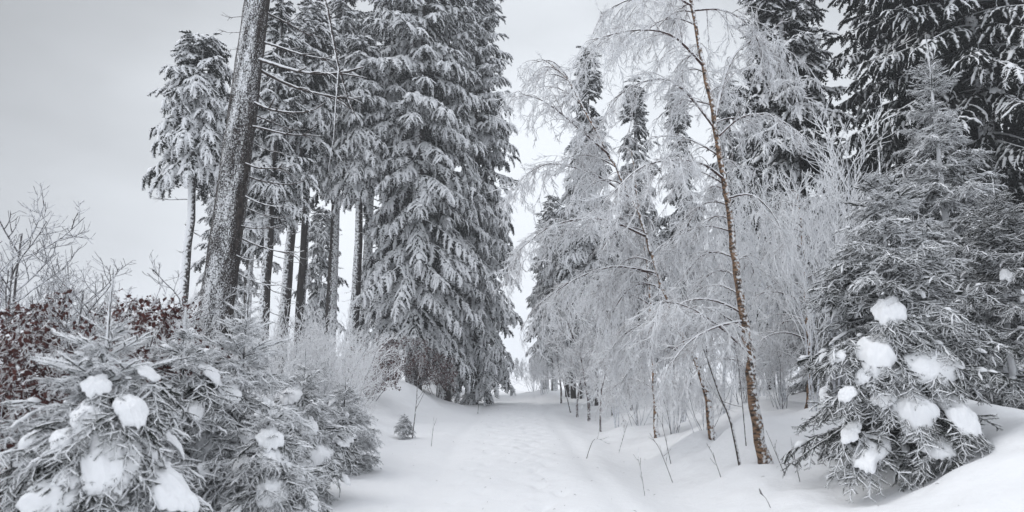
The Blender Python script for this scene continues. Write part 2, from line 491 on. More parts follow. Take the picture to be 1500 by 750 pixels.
# ------------------------------------------------------------------ tall spruces
def spruce_geo(H, Rmax, z0, seed, nbr, snow=1.0, drop=1.0, full=.7, top=.06, pads=5, gap=0.0, frond_len=.92, trf=(.06, .58)):
    """Bare or dressed trunk of height H with drooping boughs from z0 up; returns trunk and crown."""
    r = np.random.default_rng(seed)
    tr = Geo(); cr = Geo()
    k = 16
    zt = np.linspace(-.3, H, k)
    lean = np.cumsum(r.normal(0, .02, (k, 2)), axis=0)
    P = np.concatenate([lean, zt[:, None]], 1)[None]
    r0 = .011 * H + .05
    tr.tubes(P, r0 * (1.02 - zt / H)[None] ** .8 + .012, 10, frost=trf, wind=(-.7, -.5, .1))
    t = r.random(nbr) ** .85
    t = np.sort(t)
    zb = z0 + (H * .985 - z0) * t
    stp = .034 * H
    zb = np.where(r.random(nbr) < .55, np.round(zb / stp) * stp + r.normal(0, .05, nbr), zb)
    az = np.cumsum(np.full(nbr, 2.399)) + r.normal(0, .35, nbr)
    prof = (1 - t) ** full * (0.55 + .45 * np.minimum(1, (t + .03) / .22))
    L = Rmax * prof * r.uniform(.6, 1.15, nbr) + Rmax * top
    if gap:
        L *= np.where(r.random(nbr) < gap, .35, 1)
    att = np.radians(-28 * (1 - t) * drop + 32 * t ** 2 + r.normal(0, 7, nbr))
    cxy = np.stack([np.interp(zb, zt, lean[:, 0]), np.interp(zb, zt, lean[:, 1])], 1)
    bsn = r.uniform(.75, 1.15, nbr)
    for i in range(nbr):
        l = L[i]
        d = np.array([math.cos(az[i]), math.sin(az[i]), 0]); q = np.array([-d[1], d[0], 0])
        dr = (.34 * drop + r.uniform(-.08, .14)) * (1 - .45 * t[i])
        bend = r.uniform(-.12, .12)
        def sp(u):
            u = np.asarray(u)[:, None]
            return np.array([cxy[i, 0], cxy[i, 1], zb[i]]) + l * (u * math.cos(att[i]) * d + bend * u * u * q + (u * math.sin(att[i]) - dr * u * u + .12 * u ** 4) * np.array([0, 0, 1.0]))
        u = np.linspace(0, 1, 6)
        cr.tubes(sp(u)[None], (.014 * l + .012) * (1.1 - u)[None], 3, frost=(.05, 1.0))
        fl = frond_len * (.55 + .45 * min(1.0, l / 2.2))
        nf = int(np.clip(7 + l * 7.5, 7, 32))
        u = np.sort(r.uniform(.12, 1.0, nf)) ** .85
        O = sp(u); Tn = sp(u + .03) - sp(u - .03)
        Tn = unit(Tn)
        side = np.where(np.arange(nf) % 2 == 0, 1, -1)
        ang = np.radians(np.where(u > .9, r.uniform(-18, 18, nf), r.uniform(35, 78, nf) * side))
        X = Tn * np.cos(ang)[:, None] + q * np.sin(ang)[:, None]
        X[:, 2] -= r.uniform(.15, 1.15, nf) * (.45 + .75 * drop * (1 - t[i]))
        sc_ = fl * (1.08 - .55 * u) * r.uniform(.65, 1.2, nf)
        mul = np.full(nf, snow) * r.uniform(.8, 1.12, nf) * bsn[i] * (.85 + .45 * u)
        kind = r.integers(0, len(FRONDS), nf)
        for kk in range(len(FRONDS)):
            w = kind == kk
            if w.any():
                cr.stamp(FRONDS[kk], O[w], X[w], sc_[w], mul=mul[w], roll=r.uniform(-.6, .6, w.sum()))
        npd = r.integers(0, pads // 2 + 1) if l > .5 else 0
        if npd:
            u = r.uniform(.3, 1.0, npd); O = sp(u) + np.array([0, 0, .03]); Tn = sp(u + .03) - sp(u - .03)
            cr.stamp(PADS[r.integers(0, 5)], O, Tn, r.uniform(.12, .26, npd) * (.5 + .22 * min(l, 3)), roll=r.uniform(-.5, .5, npd))
    return tr, cr

def dead_branch_mesh(seed, L=1.0, droop=.42, rad=.014, frost=(.05, .95), side=5):
    r = np.random.default_rng(seed); g_ = Geo()
    u = np.linspace(0, 1, 9)
    w = r.uniform(-.15, .15)
    P = np.stack([u * .92, w * u * u + .02 * np.sin(u * 9 + seed), -droop * u + .8 * droop * u ** 3 * r.uniform(.3, 1.0)], 1) * L
    g_.tubes(P[None], (rad * (1.25 - u) + .003)[None], 5, frost=frost)
    n = side
    for j in range(n):
        i = r.integers(2, 7); s = 1 if j % 2 else -1
        v = np.linspace(0, 1, 4)[:, None]
        l = L * r.uniform(.12, .34)
        Q = P[i] + l * v * np.array([.75, .55 * s, 0]) + l * v * v * np.array([0, 0, r.uniform(-.5, .25)])
        g_.tubes(Q[None], (rad * .5 * (1.1 - v[:, 0]) + .003)[None], 4, frost=frost)
    return make_mesh("dead_branch", g_)

DEAD = [dead_branch_mesh(60 + i, 1.0, .25 + .06 * i, .012) for i in range(5)]
def add_dead(root, n, z0, z1, lmin, lmax, seed, az=None):
    r = np.random.default_rng(seed)
    for i in range(n):
        me = DEAD[int(r.integers(0, 5))]
        o = obj("dead_branch", me, M_BARK_TWIG, root)
        l = r.uniform(lmin, lmax)
        o.location = (0, 0, z0 + (z1 - z0) * (i + r.random()) / n)
        o.rotation_euler = (r.uniform(-.3, .3), r.uniform(-.2, .15), (az + r.normal(0, .5)) if az is not None else r.uniform(0, 6.28))
        o.scale = (l, l, l)
M_BARK_TWIG = frost_mat("rimed_dead_wood", (.03, .022, .02), (.06, .045, .04), 20.0, .35)

def build_spruce(name, loc, label, cat, group, H, Rmax, z0, seed, nbr, mat=None, rz=0.0, dead=0, **kw):
    root = thing(name, loc, label, cat, group, rz)
    tr, cr = spruce_geo(H, Rmax, z0, seed, nbr, **kw)
    obj("trunk", tr, M_BARK, root)
    obj("crown", cr, mat or M_NEEDLE, root)
    if dead:
        add_dead(root, dead, max(1.5, z0 * .35), z0 + 1.0, .5, 1.3, seed + 5)
    return root

# the two great spruces left of the track
G_GREAT = "tall snowy spruces left of the track"
sA = build_spruce("spruce_tree", on_ground(606, 29), "huge snow laden spruce with long hanging boughs, nearest the beech thicket left of the track", "spruce", G_GREAT,
                  27.0, 3.35, 1.6, 101, 240, snow=1.1, drop=1.2, full=.48, gap=.08, pads=6)
sB = build_spruce("spruce_tree", on_ground(690, 33), "tall snowy spruce whose boughs hang to the ground beside the track mouth", "spruce", G_GREAT,
                  25.0, 2.75, .6, 102, 240, snow=1.1, drop=1.3, full=.38, pads=5)
sC = build_spruce("spruce_tree", on_ground(649, 31), "snowy spruce with a bare dark trunk standing between the two great spruces", "spruce", G_GREAT,
                  24.0, 2.4, 4.6, 103, 110, snow=1.05, drop=1.1, full=.55, dead=8)
# bare-stemmed group further left
G_BARE = "bare stemmed spruces left of the track"
sD = build_spruce("spruce_tree", on_ground(556, 30), "thick bare dark trunk spruce against the left side of the great spruce", "spruce", G_BARE,
                  22.0, 2.2, 9.4, 104, 95, snow=1.0, drop=1.2, full=.5, dead=14)
sE = build_spruce("spruce_tree", on_ground(513, 28), "straight grey stemmed spruce with whitened hanging boughs above the frosted thicket", "spruce", G_BARE,
                  15.5, 1.7, 8.6, 105, 60, snow=1.05, drop=1.5, full=.4, dead=16)
sF = copy_thing(sD, on_ground(481, 31), 2.1, .93, "slim dark stemmed spruce just left of the straight grey stem", G_BARE)
sG = copy_thing(sE, on_ground(531, 33), 1.2, 1.25, "thin spruce stem close behind the straight grey stemmed spruce", G_BARE)
sH = build_spruce("spruce_tree", on_ground(404, 26), "dark leaning bare trunk spruce, right of the pair behind the plastered trunk", "spruce", G_BARE,
                  15.6, 1.7, 8.8, 106, 85, snow=.95, drop=.9, full=.5, dead=18)
sH.rotation_euler = (0, math.radians(2.5), 0)
sI = build_spruce("spruce_tree", on_ground(381, 24), "grey frosted trunk spruce with pointed top, close right of the plastered trunk", "spruce", G_BARE,
                  14.6, 1.6, 5.6, 107, 85, snow=1.0, drop=.8, full=.55, dead=20)
sJ = copy_thing(sH, on_ground(437, 30), 3.3, 1.05, "spruce with a pointed top in the gap left of the great spruces", G_BARE)
sK = copy_thing(sI, on_ground(356, 29), 2.3, .9, "thin dark spruce stem directly behind the plastered trunk", G_BARE)
# lone plume spruce
sL = build_spruce("spruce_tree", on_ground(252, 21), "lone spruce with a long bare pale stem and a drooping plume crown", "spruce", None,
                  11.5, 1.35, 7.1, 108, 75, snow=1.02, drop=1.5, full=.34, dead=7, top=.22, trf=(.32, .78))
# background spruces, left
G_BACKL = "spruces behind the bare stems"
sM = build_spruce("spruce_tree", on_ground(316, 33), "snowy spruce half hidden behind the left edge of the plastered trunk", "spruce", G_BACKL,
                  10.3, 1.8, 2.6, 109, 80, snow=.95, drop=1.2, full=.5)
sN = copy_thing(sM, on_ground(462, 40), 1.0, .98, "small snowy spruce seen low between the slim stems", G_BACKL)
sP = copy_thing(sM, on_ground(572, 42), 4.0, 1.2, "misty spruce behind the thick bare trunk", G_BACKL)
sQ = copy_thing(sM, on_ground(622, 46), 5.2, 1.3, "misty spruce glimpsed under the great spruces", G_BACKL)
sQ2 = copy_thing(sM, on_ground(700, 42), .3, 1.35, "misty spruce behind the boughs that reach the ground", G_BACKL)

# right: pale spruces behind the birches
G_PALE = "pale spruces behind the birches"
sR = build_spruce("spruce_tree", on_ground(868, 29), "slender pointed spruce rising pale behind the leaning birch", "spruce", G_PALE,
                  16.0, 1.75, 3.0, 110, 120, snow=1.02, drop=1.05, full=.62, pads=5)
sS = copy_thing(sR, on_ground(942, 31), 1.9, .92, "second pale spruce, between the pointed spruce and the upright birch", G_PALE)
sT = copy_thing(sR, on_ground(1010, 30), 3.0, .85, "pale spruce hidden behind the twigs of the upright birch", G_PALE)
sU = copy_thing(sR, on_ground(1090, 27), 4.4, .8, "pale spruce close right of the upright birch stem", G_PALE)
G_EDGE = "spruces along the right edge of the track"
sV = copy_thing(sI, on_ground(800, 45), .7, .80, "bare stemmed spruce farthest along the right side of the track", G_EDGE)
sW = copy_thing(sH, on_ground(812, 42), 1.6, .78, "second bare stemmed spruce along the right side of the track", G_EDGE)
sW.rotation_euler = (0, 0, 1.6)
sX = copy_thing(sI, on_ground(832, 39), 2.6, .75, "third bare stemmed spruce, beside the rimed alder", G_EDGE)
sX2 = copy_thing(sM, on_ground(853, 36), 2.0, .75, "bushy spruce behind the rimed alder stem", G_EDGE)
sX3 = copy_thing(sM, on_ground(905, 34), 3.7, .8, "bushy spruce low behind the weeping twigs", G_EDGE)
copy_thing(sM, on_ground(794, 50), .2, .80, "misty spruce dressed to the ground nearest the far end of the track on the right", G_EDGE)
copy_thing(sM, on_ground(814, 44), 1.3, .82, "frosted full spruce between the farthest bare stems right of the track", G_EDGE)
copy_thing(sM, on_ground(840, 38), 4.4, .92, "frosted full spruce just left of the rimed alder stems", G_EDGE)
sX4 = copy_thing(sM, on_ground(985, 30), 5.0, .7, "bushy dark spruce low behind the leaning birch foot", G_EDGE)

# right: dark spruces
G_DARK = "dark spruces on the right"
sY = build_spruce("spruce_tree", on_ground(1192, 20), "tall dark spruce with snow patched boughs behind the frosted saplings", "spruce", G_DARK,
                  15.0, 2.35, 2.0, 111, 150, M_NEEDLE_DARK, snow=.78, drop=1.0, full=.6, pads=6)
sZ = build_spruce("spruce_tree", on_ground(1500, 15.5), "great black spruce overhanging the upper right corner", "spruce", G_DARK,
                  17.0, 3.5, 4.0, 112, 200, M_NEEDLE_DARK, frond_len=.7, snow=.48, drop=.9, full=.5, pads=3)
sZ2 = copy_thing(sZ, on_ground(1395, 19), 2.2, .98, "black spruce filling the gap behind the spire topped spruce", G_DARK)
sZ3 = copy_thing(sY, on_ground(1262, 24), 1.4, .60, "dark spruce between the frosted saplings and the spire topped spruce", G_DARK)
sZ4 = copy_thing(sY, on_ground(1130, 26), 2.8, .75, "dark spruce low behind the upright birch", G_DARK)

# far off
G_FAR = "tiny spruces at the end of the track"
for px, D, s, lab in ((757, 130, .42, "tiny misty spruce standing in the gap at the end of the track"), (764, 140, .36, "smaller misty spruce right beside the tiny one at the end of the track"),
                      (783, 110, .55, "misty far spruce at the right side of the track end")):
    copy_thing(sM, on_ground(px, D), px, s, lab, G_FAR)

# ------------------------------------------------------------------ plastered trunk with dead branches
def big_trunk():
    p0 = at(310, 490, 12.0); base = np.array([p0[0] - .08, 12.0, float(ground(p0[0] - .08, 12.0))])
    root = thing("bare_spruce", base, "thick leaning spruce trunk plastered with wind blown snow and bare dead branches", "tree trunk")
    top = at(377, 0, 12.0) - base; top2 = top * (13.0 / top[2])
    k = 120; sd = 32
    u = np.linspace(-.03, 1, k)
    ax = u[:, None] * top2[None]
    th = np.arange(sd) / sd * 2 * np.pi
    r0 = .315 * (1 - .45 * u) + .16 * np.exp(-np.maximum(u, 0) * 13 / .5)
    V = ax[:, None, :] + np.stack([np.cos(th)[None] * r0[:, None], np.sin(th)[None] * r0[:, None], np.zeros((k, sd))], -1)
    ns = vnoise(np.tile(th * 2.2, (k, 1)), np.tile(u[:, None] * 40, (1, sd)), 31) * .012
    V[:, :, :2] += np.stack([np.cos(th), np.sin(th)], -1)[None] * ns[:, :, None]
    w = np.array([-.02, -1.0]); w /= np.linalg.norm(w)
    d = np.cos(th) * w[0] + np.sin(th) * w[1]
    A = np.tile(.26 + .32 * sst(.40, 1.0, d), (k, 1)) + .17 * vnoise(np.tile(th * 2.2, (k, 1)), np.tile(u[:, None] * 16, (1, sd)), 33) + .16 * vnoise(np.tile(th * 4.5, (k, 1)), np.tile(u[:, None] * 48, (1, sd)), 35)
    i, j = np.meshgrid(np.arange(k - 1), np.arange(sd), indexing='ij')
    a, b = i * sd + j, i * sd + (j + 1) % sd
    F = np.concatenate([np.stack([a, b, b + sd], -1).reshape(-1, 3), np.stack([a, b + sd, a + sd], -1).reshape(-1, 3)])
    obj("trunk", (V.reshape(-1, 3), F, A.ravel()), M_BIGBARK, root)
    r = np.random.default_rng(5)
    specs = [  # py on trunk, azimuth (0 = to the right), length, pitch
        (60, .15, 2.0, .0), (88, -.2, 2.9, .05), (100, .3, 2.6, .0), (150, -.35, 2.2, .05), (165, .1, 1.3, 0), (185, -.1, 1.9, .0), (205, .5, 1.0, .05), (240, -.4, 1.6, .0), (255, .1, 1.5, -.05),
        (285, -.2, 1.3, .0), (300, .6, 1.1, .0), (330, -.1, 1.2, -.1), (345, .2, 1.6, .05), (372, -.4, 1.0, 0), (395, .1, 1.2, .05), (420, -.3, 1.0, 0),
        (22, 3.0, .7, -.25), (48, 3.3, .6, -.2), (64, 2.8, .5, -.1), (15, .1, 1.6, .1), (120, 1.4, 1.2, 0), (230, 2.6, .4, 0), (310, -1.2, .5, 0), (265, 3.1, .25, -.1)]
    for q, (py, az, l, pit) in enumerate(specs):
        o = obj("dead_branch", DEAD[q % 5], M_BARK_TWIG, root)
        z = height(py, 12.0) - base[2]
        c = top2 * (z / top2[2])
        o.location = (c[0] + .18 * math.cos(az), c[1] + .18 * math.sin(az), z)
        o.rotation_euler = (r.uniform(-.3, .3), pit, az)
        o.scale = (l * .8,) * 3
    # a long broken bough hanging down from the snapped limb
    g_ = Geo()
    pts = [(378, -90, 12), (430, -60, 11.7), (468, -25, 11.5), (480, 15, 11.4), (488, 60, 11.4), (496, 100, 11.4), (508, 140, 11.4), (518, 165, 11.4)]
    P = np.array([at(*p) for p in pts]) - base
    g_.tubes(P[None], np.linspace(.035, .012, len(pts))[None], 6, frost=(.0, .6), wind=(-.6, -.4, .7))
    Q = np.array([at(*p) for p in [(496, 100, 11.4), (492, 150, 11.3), (489, 200, 11.3), (481, 250, 11.3)]]) - base
    g_.tubes(Q[None], np.linspace(.016, .007, 4)[None], 5, frost=(.2, .8), wind=(-.6, -.4, .7))
    obj("broken_branch", g_, M_BARK_TWIG, root)
big_trunk()

# ------------------------------------------------------------------ young spruces with needles you can see
def shoot(seed, nn=60):
    r = np.random.default_rng(seed); g_ = Geo()
    P = np.array([[[0, 0, 0], [.3, r.normal(0, .03), .02], [.7, r.normal(0, .06), .01], [1, r.normal(0, .1), -.05]]])
    g_.tubes(P, np.array([[.028, .045, .042, .012]]), 5, frost=(-.25, 1.15))
    t = r.uniform(.02, 1.0, nn); a = r.uniform(0, 2 * np.pi, nn)
    rad = np.stack([np.zeros(nn), np.cos(a), np.sin(a)], -1)
    d = unit(np.array([.75, 0, 0]) + rad * .8)
    l = r.uniform(.10, .20, nn)[:, None]
    B = np.stack([t, np.zeros(nn), np.zeros(nn)], -1) + rad * .03
    w = unit(np.cross(d, r.normal(0, 1, (nn, 3)))) * .017
    V = np.stack([B - w, B + w, B + d * l], 1).reshape(-1, 3)
    F = np.arange(nn * 3).reshape(-1, 3)
    up = np.sin(a) * .5 + .5
    A = np.repeat((-.05 + .8 * up)[:, None], 3, 1) + np.array([0, 0, .2])
    g_.add(V, F, A)
    return g_.template()
SHOOTS = [shoot(200 + i) for i in range(6)]

def spray(seed, n=5, droop=.25):
    r = np.random.default_rng(seed); g_ = Geo()
    sag = lambda u: np.stack([u, .04 * np.sin(4 * u + seed), -droop * u * u], -1)
    O, X, S = [], [], []
    for side in (-1, 1):
        t = np.linspace(.1, .92, n) + r.uniform(-.04, .04, n)
        a = np.radians(r.uniform(28, 74, n)) * side
        X.append(np.stack([np.cos(a), np.sin(a), r.uniform(-.75, .3, n)], -1)); O.append(sag(t)); S.append((.50 - .26 * t) * r.uniform(.5, 1.25, n))
    k_ = 7; uu = np.linspace(.1, .98, k_)
    if seed % 3 == 0:
        g_.tubes((sag(uu) + np.array([0, 0, .035]) + r.normal(0, .012, (k_, 3)))[None], (np.array([.012, .035, .05, .04, .055, .035, .012]) * r.uniform(.5, 1.5, k_))[None], 6, frost=(.1, 1.3))
    u = np.array([0, .2, .4, .6, .78]); O.append(sag(u)); X.append(sag(u + .25) - sag(u)); S.append(np.full(5, .27))
    O, X, S = map(np.concatenate, (O, X, S))
    kind = r.integers(0, 6, len(O))
    for kk in range(6):
        w = kind == kk
        if w.any(): g_.stamp(SHOOTS[kk], O[w], X[w], S[w], roll=r.uniform(-.4, .4, w.sum()), add=r.uniform(-.15, .15, w.sum()))
    return g_.template()
SPRAYS = [spray(220 + i) for i in range(6)]

def young_geo(H, Rb, seed, nbr, frost=1.0, add=0.0, droop=1.0, full=.85, leader=.35, spray_len=.42, z0=.06, tfrost=.12):
    r = np.random.default_rng(seed); tr = Geo(); cr = Geo()
    z = np.linspace(-.2, H, 12)
    lean = np.cumsum(r.normal(0, .008, (12, 2)), axis=0)
    tr.tubes(np.concatenate([lean, z[:, None]], 1)[None], ((.013 * H + .01) * (1.03 - z / H) + .004)[None], 7, frost=(.25, .8), wind=(-.5, -.5, .6))
    u = np.linspace(0, 1, 8)[:-1]; top = H - leader
    O = np.stack([np.full(7, lean[-1, 0]), np.full(7, lean[-1, 1]), top + u * leader], 1)
    cr.stamp(SHOOTS[0], O, np.tile([0, .03, 1.0], (7, 1)), np.full(7, max(.12, leader * .3)), mul=np.full(7, frost), add=np.full(7, .2 + add))
    for j, zz in enumerate((top + .55 * leader, top + .02, top - .35 * max(leader, .3), top - .75 * max(leader, .3))):
        m = 5 if j == 0 else 7
        az_ = r.uniform(0, 6.28) + np.arange(m) * 6.283 / m + r.normal(0, .15, m)
        l_ = (.14, .30, .52, .70)[j] * max(leader, .3) * 1.6 * r.uniform(.7, 1.15, m)
        D_ = np.stack([np.cos(az_), np.sin(az_), np.full(m, (.9, .75, .55, .38)[j])], 1); D_ = unit(D_)
        for f0 in (0, .3, .6):
            cr.stamp(SHOOTS[j], np.array([lean[-1, 0], lean[-1, 1], zz]) + D_ * (l_ * f0)[:, None], D_, l_ * .42, mul=np.full(m, frost), add=np.full(m, .2 + add))
        for f0 in (.35, .6):
            for sd_ in (-1, 1):
                E_ = D_ + sd_ * .9 * np.stack([-np.sin(az_), np.cos(az_), np.zeros(m)], 1)
                cr.stamp(SHOOTS[j], np.array([lean[-1, 0], lean[-1, 1], zz]) + D_ * (l_ * f0)[:, None], E_, l_ * .34, mul=np.full(m, frost), add=np.full(m, .15 + add))
    t = np.sort(r.random(nbr) ** .95)
    step = max(.2, H / 13)
    zb = z0 * H + (top - z0 * H) * t
    zb = np.where(r.random(nbr) < .7, np.round(zb / step) * step + r.normal(0, .02, nbr), zb)
    nsk = int(nbr * .22)                       # the lowest boughs lie on the snow
    zb[:nsk] = r.uniform(.10, .16 * H, nsk)
    zb = np.clip(zb, .05, top)
    t = (zb - z0 * H) / (top - z0 * H)
    az = r.uniform(0, 2 * np.pi, nbr) if nbr < 20 else np.cumsum(np.full(nbr, 2.399)) + r.normal(0, .4, nbr)
    L = Rb * ((1 - np.clip(t, 0, 1)) ** full * r.uniform(.65, 1.15, nbr) + .12)
    L[:nsk] *= .80
    for i in range(nbr):
        l = L[i]; d = np.array([math.cos(az[i]), math.sin(az[i]), 0]); q = np.array([-d[1], d[0], 0])
        att = math.radians(-6 + 46 * max(t[i], 0) ** 1.5 + r.normal(0, 7)); dr = r.uniform(.18, .42) * droop * (1 - .6 * max(t[i], 0))
        x0 = np.array([np.interp(zb[i], z, lean[:, 0]), np.interp(zb[i], z, lean[:, 1]), zb[i]])
        def sp(u):
            u = np.asarray(u)[:, None]
            return x0 + l * (u * math.cos(att) * d + (u * math.sin(att) - dr * u * u) * np.array([0, 0, 1.0]))
        u = np.linspace(0, .98, 5)
        cr.tubes(sp(u)[None], (.008 * l + .005) * (1.15 - u)[None], 4, frost=(.1, 1.0))
        ns = int(np.clip(3 + l * 9, 3, 16))
        u = np.linspace(.12, .95, ns) + r.uniform(-.03, .03, ns)
        side = np.where(np.arange(ns) % 2 == 0, 1, -1)
        O = sp(u); Tn = unit(sp(u + .02) - sp(u - .02)); a = np.radians(r.uniform(38, 62, ns)) * side
        X = Tn * np.cos(a)[:, None] + q * np.sin(a)[:, None]; X[:, 2] -= r.uniform(0, .6, ns) * droop
        S = np.minimum(spray_len, .5 * l + .08) * (1.1 - .62 * u) * r.uniform(.75, 1.2, ns)
        O = np.concatenate([O, sp(np.array([.45, .8]))]); X = np.concatenate([X, unit(sp(np.array([.6, 1.0])) - sp(np.array([.4, .8])))])
        S = np.concatenate([S, np.minimum(spray_len, .5 * l + .08) * np.array([.8, .7])])
        npd = int(r.integers(0, 3)); up_ = r.uniform(.35, .95, npd)
        cr.stamp(PADS[int(r.integers(0, 5))], sp(up_) + np.array([0, 0, .02]), sp(up_ + .03) - sp(up_ - .03), r.uniform(.05, .10, npd) * (.6 + .4 * min(l, 1.4)), roll=r.uniform(-.4, .4, npd))
        kind = r.integers(0, 6, len(O))
        for kk in range(6):
            w = kind == kk
            if w.any():
                cr.stamp(SPRAYS[kk], O[w], X[w], S[w], mul=np.full(w.sum(), frost), add=np.full(w.sum(), add + tfrost * (max(t[i], 0) - .3)) + r.uniform(-.12, .1, w.sum()), roll=r.uniform(-.3, .3, w.sum()))
    return tr, cr

def perlin(P, f, off):
    from mathutils import noise, Vector
    return np.array([noise.noise(Vector((p[0] * f + off, p[1] * f - off, p[2] * f + 2 * off))) for p in P])

def cushion_mesh(seed, drip=.5):
    """A flattened pad of settled snow with a lobed outline, draped over boughs that slope down along +X."""
    r = np.random.default_rng(seed); V, F = ICO4; V = V.copy()
    th = np.arctan2(V[:, 1], V[:, 0]); rho = np.hypot(V[:, 0], V[:, 1])
    ring = np.stack([np.cos(th), np.sin(th), np.full(len(th), seed * .37)], 1)
    lobe = 1 + .36 * perlin(ring, 1.3, seed) + .16 * perlin(ring, 3.0, seed + 2) + .06 * perlin(ring, 8.0, seed + 4)
    z = np.sign(V[:, 2]) * np.abs(V[:, 2]) ** .8
    P = np.stack([V[:, 0] * lobe, V[:, 1] * lobe * .92, z * .42], 1)
    top = np.clip(z, 0, 1)
    P[:, 2] += (.20 * perlin(P, 2.1, seed + 6) + .09 * perlin(P, 5.0, seed + 7)) * (.3 + top) + .008 * perlin(P, 14.0, seed + 8)
    P[:, 2] = np.where(V[:, 2] < 0, P[:, 2] * .35, P[:, 2])
    P[:, 2] -= drip * .5 * np.clip(P[:, 0] + .2, 0, 2) ** 2 + .22 * P[:, 1] ** 2
    return make_mesh("snow_cushion", (P, F, np.ones(len(P))))
CUSH = [cushion_mesh(300 + 7 * i, .3 + .15 * i) for i in range(10)]

def add_cushion(root, P, s, az, tilt, k):
    """P world point; the pad slopes outward from the trunk (azimuth az)."""
    o = obj("snow_cushion", CUSH[k % 10], M_CUSHION, root)
    base = np.array(root.location)
    o.location = P - base
    o.rotation_euler = (0, tilt, az)
    o.scale = s if np.ndim(s) else (s, s * .9, s)
    return o

def build_young(loc, label, group, H, Rb, seed, nbr, mat=None, **kw):
    root = thing("young_spruce", loc, label, "spruce", group)
    tr, cr = young_geo(H, Rb, seed, nbr, **kw)
    obj("trunk", tr, M_BARK, root)
    obj("crown", cr, mat or M_YOUNG, root)
    return root

G_YOUNG = "young spruces on the banks"
# right bank
b = on_ground(1322, 8.7)
y1 = build_young(b, "bushy young spruce with thick snow cushions at the foot of the right bank", G_YOUNG, height(215, 8.7) - b[2], 1.55, 401, 140, add=-.24, full=.98, leader=.5, tfrost=1.0)
def bough(root, P, a_, b_, az, tilt, seed):
    """The bough that carries a snow pad: sprays coming out from under its rim."""
    r = np.random.default_rng(seed); g_ = Geo()
    n = int(np.clip(8 + 34 * b_, 9, 22))
    th = r.uniform(-2.3, 2.3, n); e = r.uniform(.55, .92, n)
    L = np.stack([a_ * e * np.cos(th), b_ * e * np.sin(th), -.05 - .32 * a_ * e ** 2 * np.clip(np.cos(th), 0, 1)], 1)
    X = np.stack([np.cos(th) + .35, np.sin(th), r.uniform(-.7, -.05, n)], 1)
    m = max(1, n // 8)                                  # a few tips lie over the pad
    L[:m, 2] += .22 * min(a_, b_); L[:m, :2] *= .9; X[:m, 2] = r.uniform(-.25, .05, m)
    ct, st, ca, sa = math.cos(tilt), math.sin(tilt), math.cos(az), math.sin(az)
    M = np.array([[ca, -sa, 0], [sa, ca, 0], [0, 0, 1]]) @ np.array([[ct, 0, st], [0, 1, 0], [-st, 0, ct]])
    O = L @ M.T + P - np.array(root.location); X = X @ M.T
    S = np.clip(.28 + .7 * b_, .2, .38) * r.uniform(.65, 1.15, n)
    kind = r.choice([0, 1, 3, 4], n)
    for kk in (0, 1, 3, 4):
        w = kind == kk
        if w.any(): g_.stamp(SPRAYS[kk], O[w], X[w], S[w], add=r.uniform(-.25, 0, w.sum()))
    obj("bough", g_, M_YOUNG, root)

def cushions_px(root, base, D, Rb, H, items):
    for k, (px, py, w, h) in enumerate(items):
        z = height(py, D)
        rad = Rb * max(.12, 1 - (z - base[2]) / H) ** .95 * .84
        x = (px - 750) / 1000 * D
        for _ in range(3):
            dx = np.clip(x - base[0], -rad, rad)
            y = base[1] - math.sqrt(max(rad * rad - dx * dx, 0))
            z = height(py, y); x = at(px, py, y)[0]
        az = math.atan2(y - base[1], x - base[0])
        sc_ = y / 1000.0
        c = np.array([x, y, z]) - .02 * np.array([math.cos(az), math.sin(az), .3]) * min(1, w / 50)
        add_cushion(root, c, (h * sc_ * .88, w * sc_ * .66, min(w, h) * sc_ * .62), az, .55, k + root_seed(root))
        bough(root, c, h * sc_ * .72, w * sc_ * .55, az, .55, k + root_seed(root))
def scatter_cushions(root, n, H, Rb, zmax, seed, smin=.05, smax=.13, full=.8):
    r = np.random.default_rng(seed); base = np.array(root.location)
    for i in range(n):
        t = r.uniform(.06, zmax); az = r.uniform(0, 6.28)
        rad = Rb * (1 - t) ** full * r.uniform(.55, .92)
        P = base + np.array([math.cos(az) * rad, math.sin(az) * rad, t * H * .9 + .02])
        q = r.uniform(smin, smax)
        add_cushion(root, P, (q * r.uniform(1.0, 1.9), q * r.uniform(.7, 1.1), q * r.uniform(.7, 1.0)), az, .55, int(r.integers(0, 10)))
def root_seed(root): return len(root.name) + int(abs(root.location.x) * 7)
cushions_px(y1, b, 8.7, 1.5, height(215, 8.7) - b[2], [(1300, 450, 34, 34), (1283, 510, 50, 44), (1364, 528, 66, 36), (1338, 592, 46, 44), (1405, 602, 36, 50), (1272, 660, 36, 52),
    (1246, 632, 22, 24), (1292, 582, 26, 22), (1374, 652, 36, 28), (1240, 575, 20, 18), (1225, 520, 20, 14), (1335, 478, 22, 14), (1262, 548, 18, 16), (1420, 520, 24, 16), (1318, 545, 20, 16)])
scatter_cushions(y1, 34, height(215, 8.7) - b[2], 1.5, .55, 71, .04, .10, 1.0)
b = on_ground(1418, 12.3)
y2 = build_young(b, "spire topped spruce with whitened tips rising behind the cushioned spruce", G_YOUNG, height(58, 12.3) - b[2], 1.4, 402, 140, mat=M_YOUNG, add=.12, tfrost=.4, full=.85, leader=.6, spray_len=.55)
b = on_ground(1490, 10.5)
y3 = build_young(b, "dark young spruce cut by the right edge beside the cushioned spruce", G_YOUNG, 3.6, 1.5, 403, 125, add=-.15)
scatter_cushions(y3, 26, 3.6, 1.5, .7, 75, .06, .12, .85)
y4 = copy_thing(y3, on_ground(1210, 15.5), 2.0, .8, "dark low spruce bush behind the upright birch foot", G_YOUNG)
y5 = copy_thing(y2, on_ground(1262, 13.5), 1.0, .55, "short whitened spruce between the birch and the cushioned spruce", G_YOUNG)

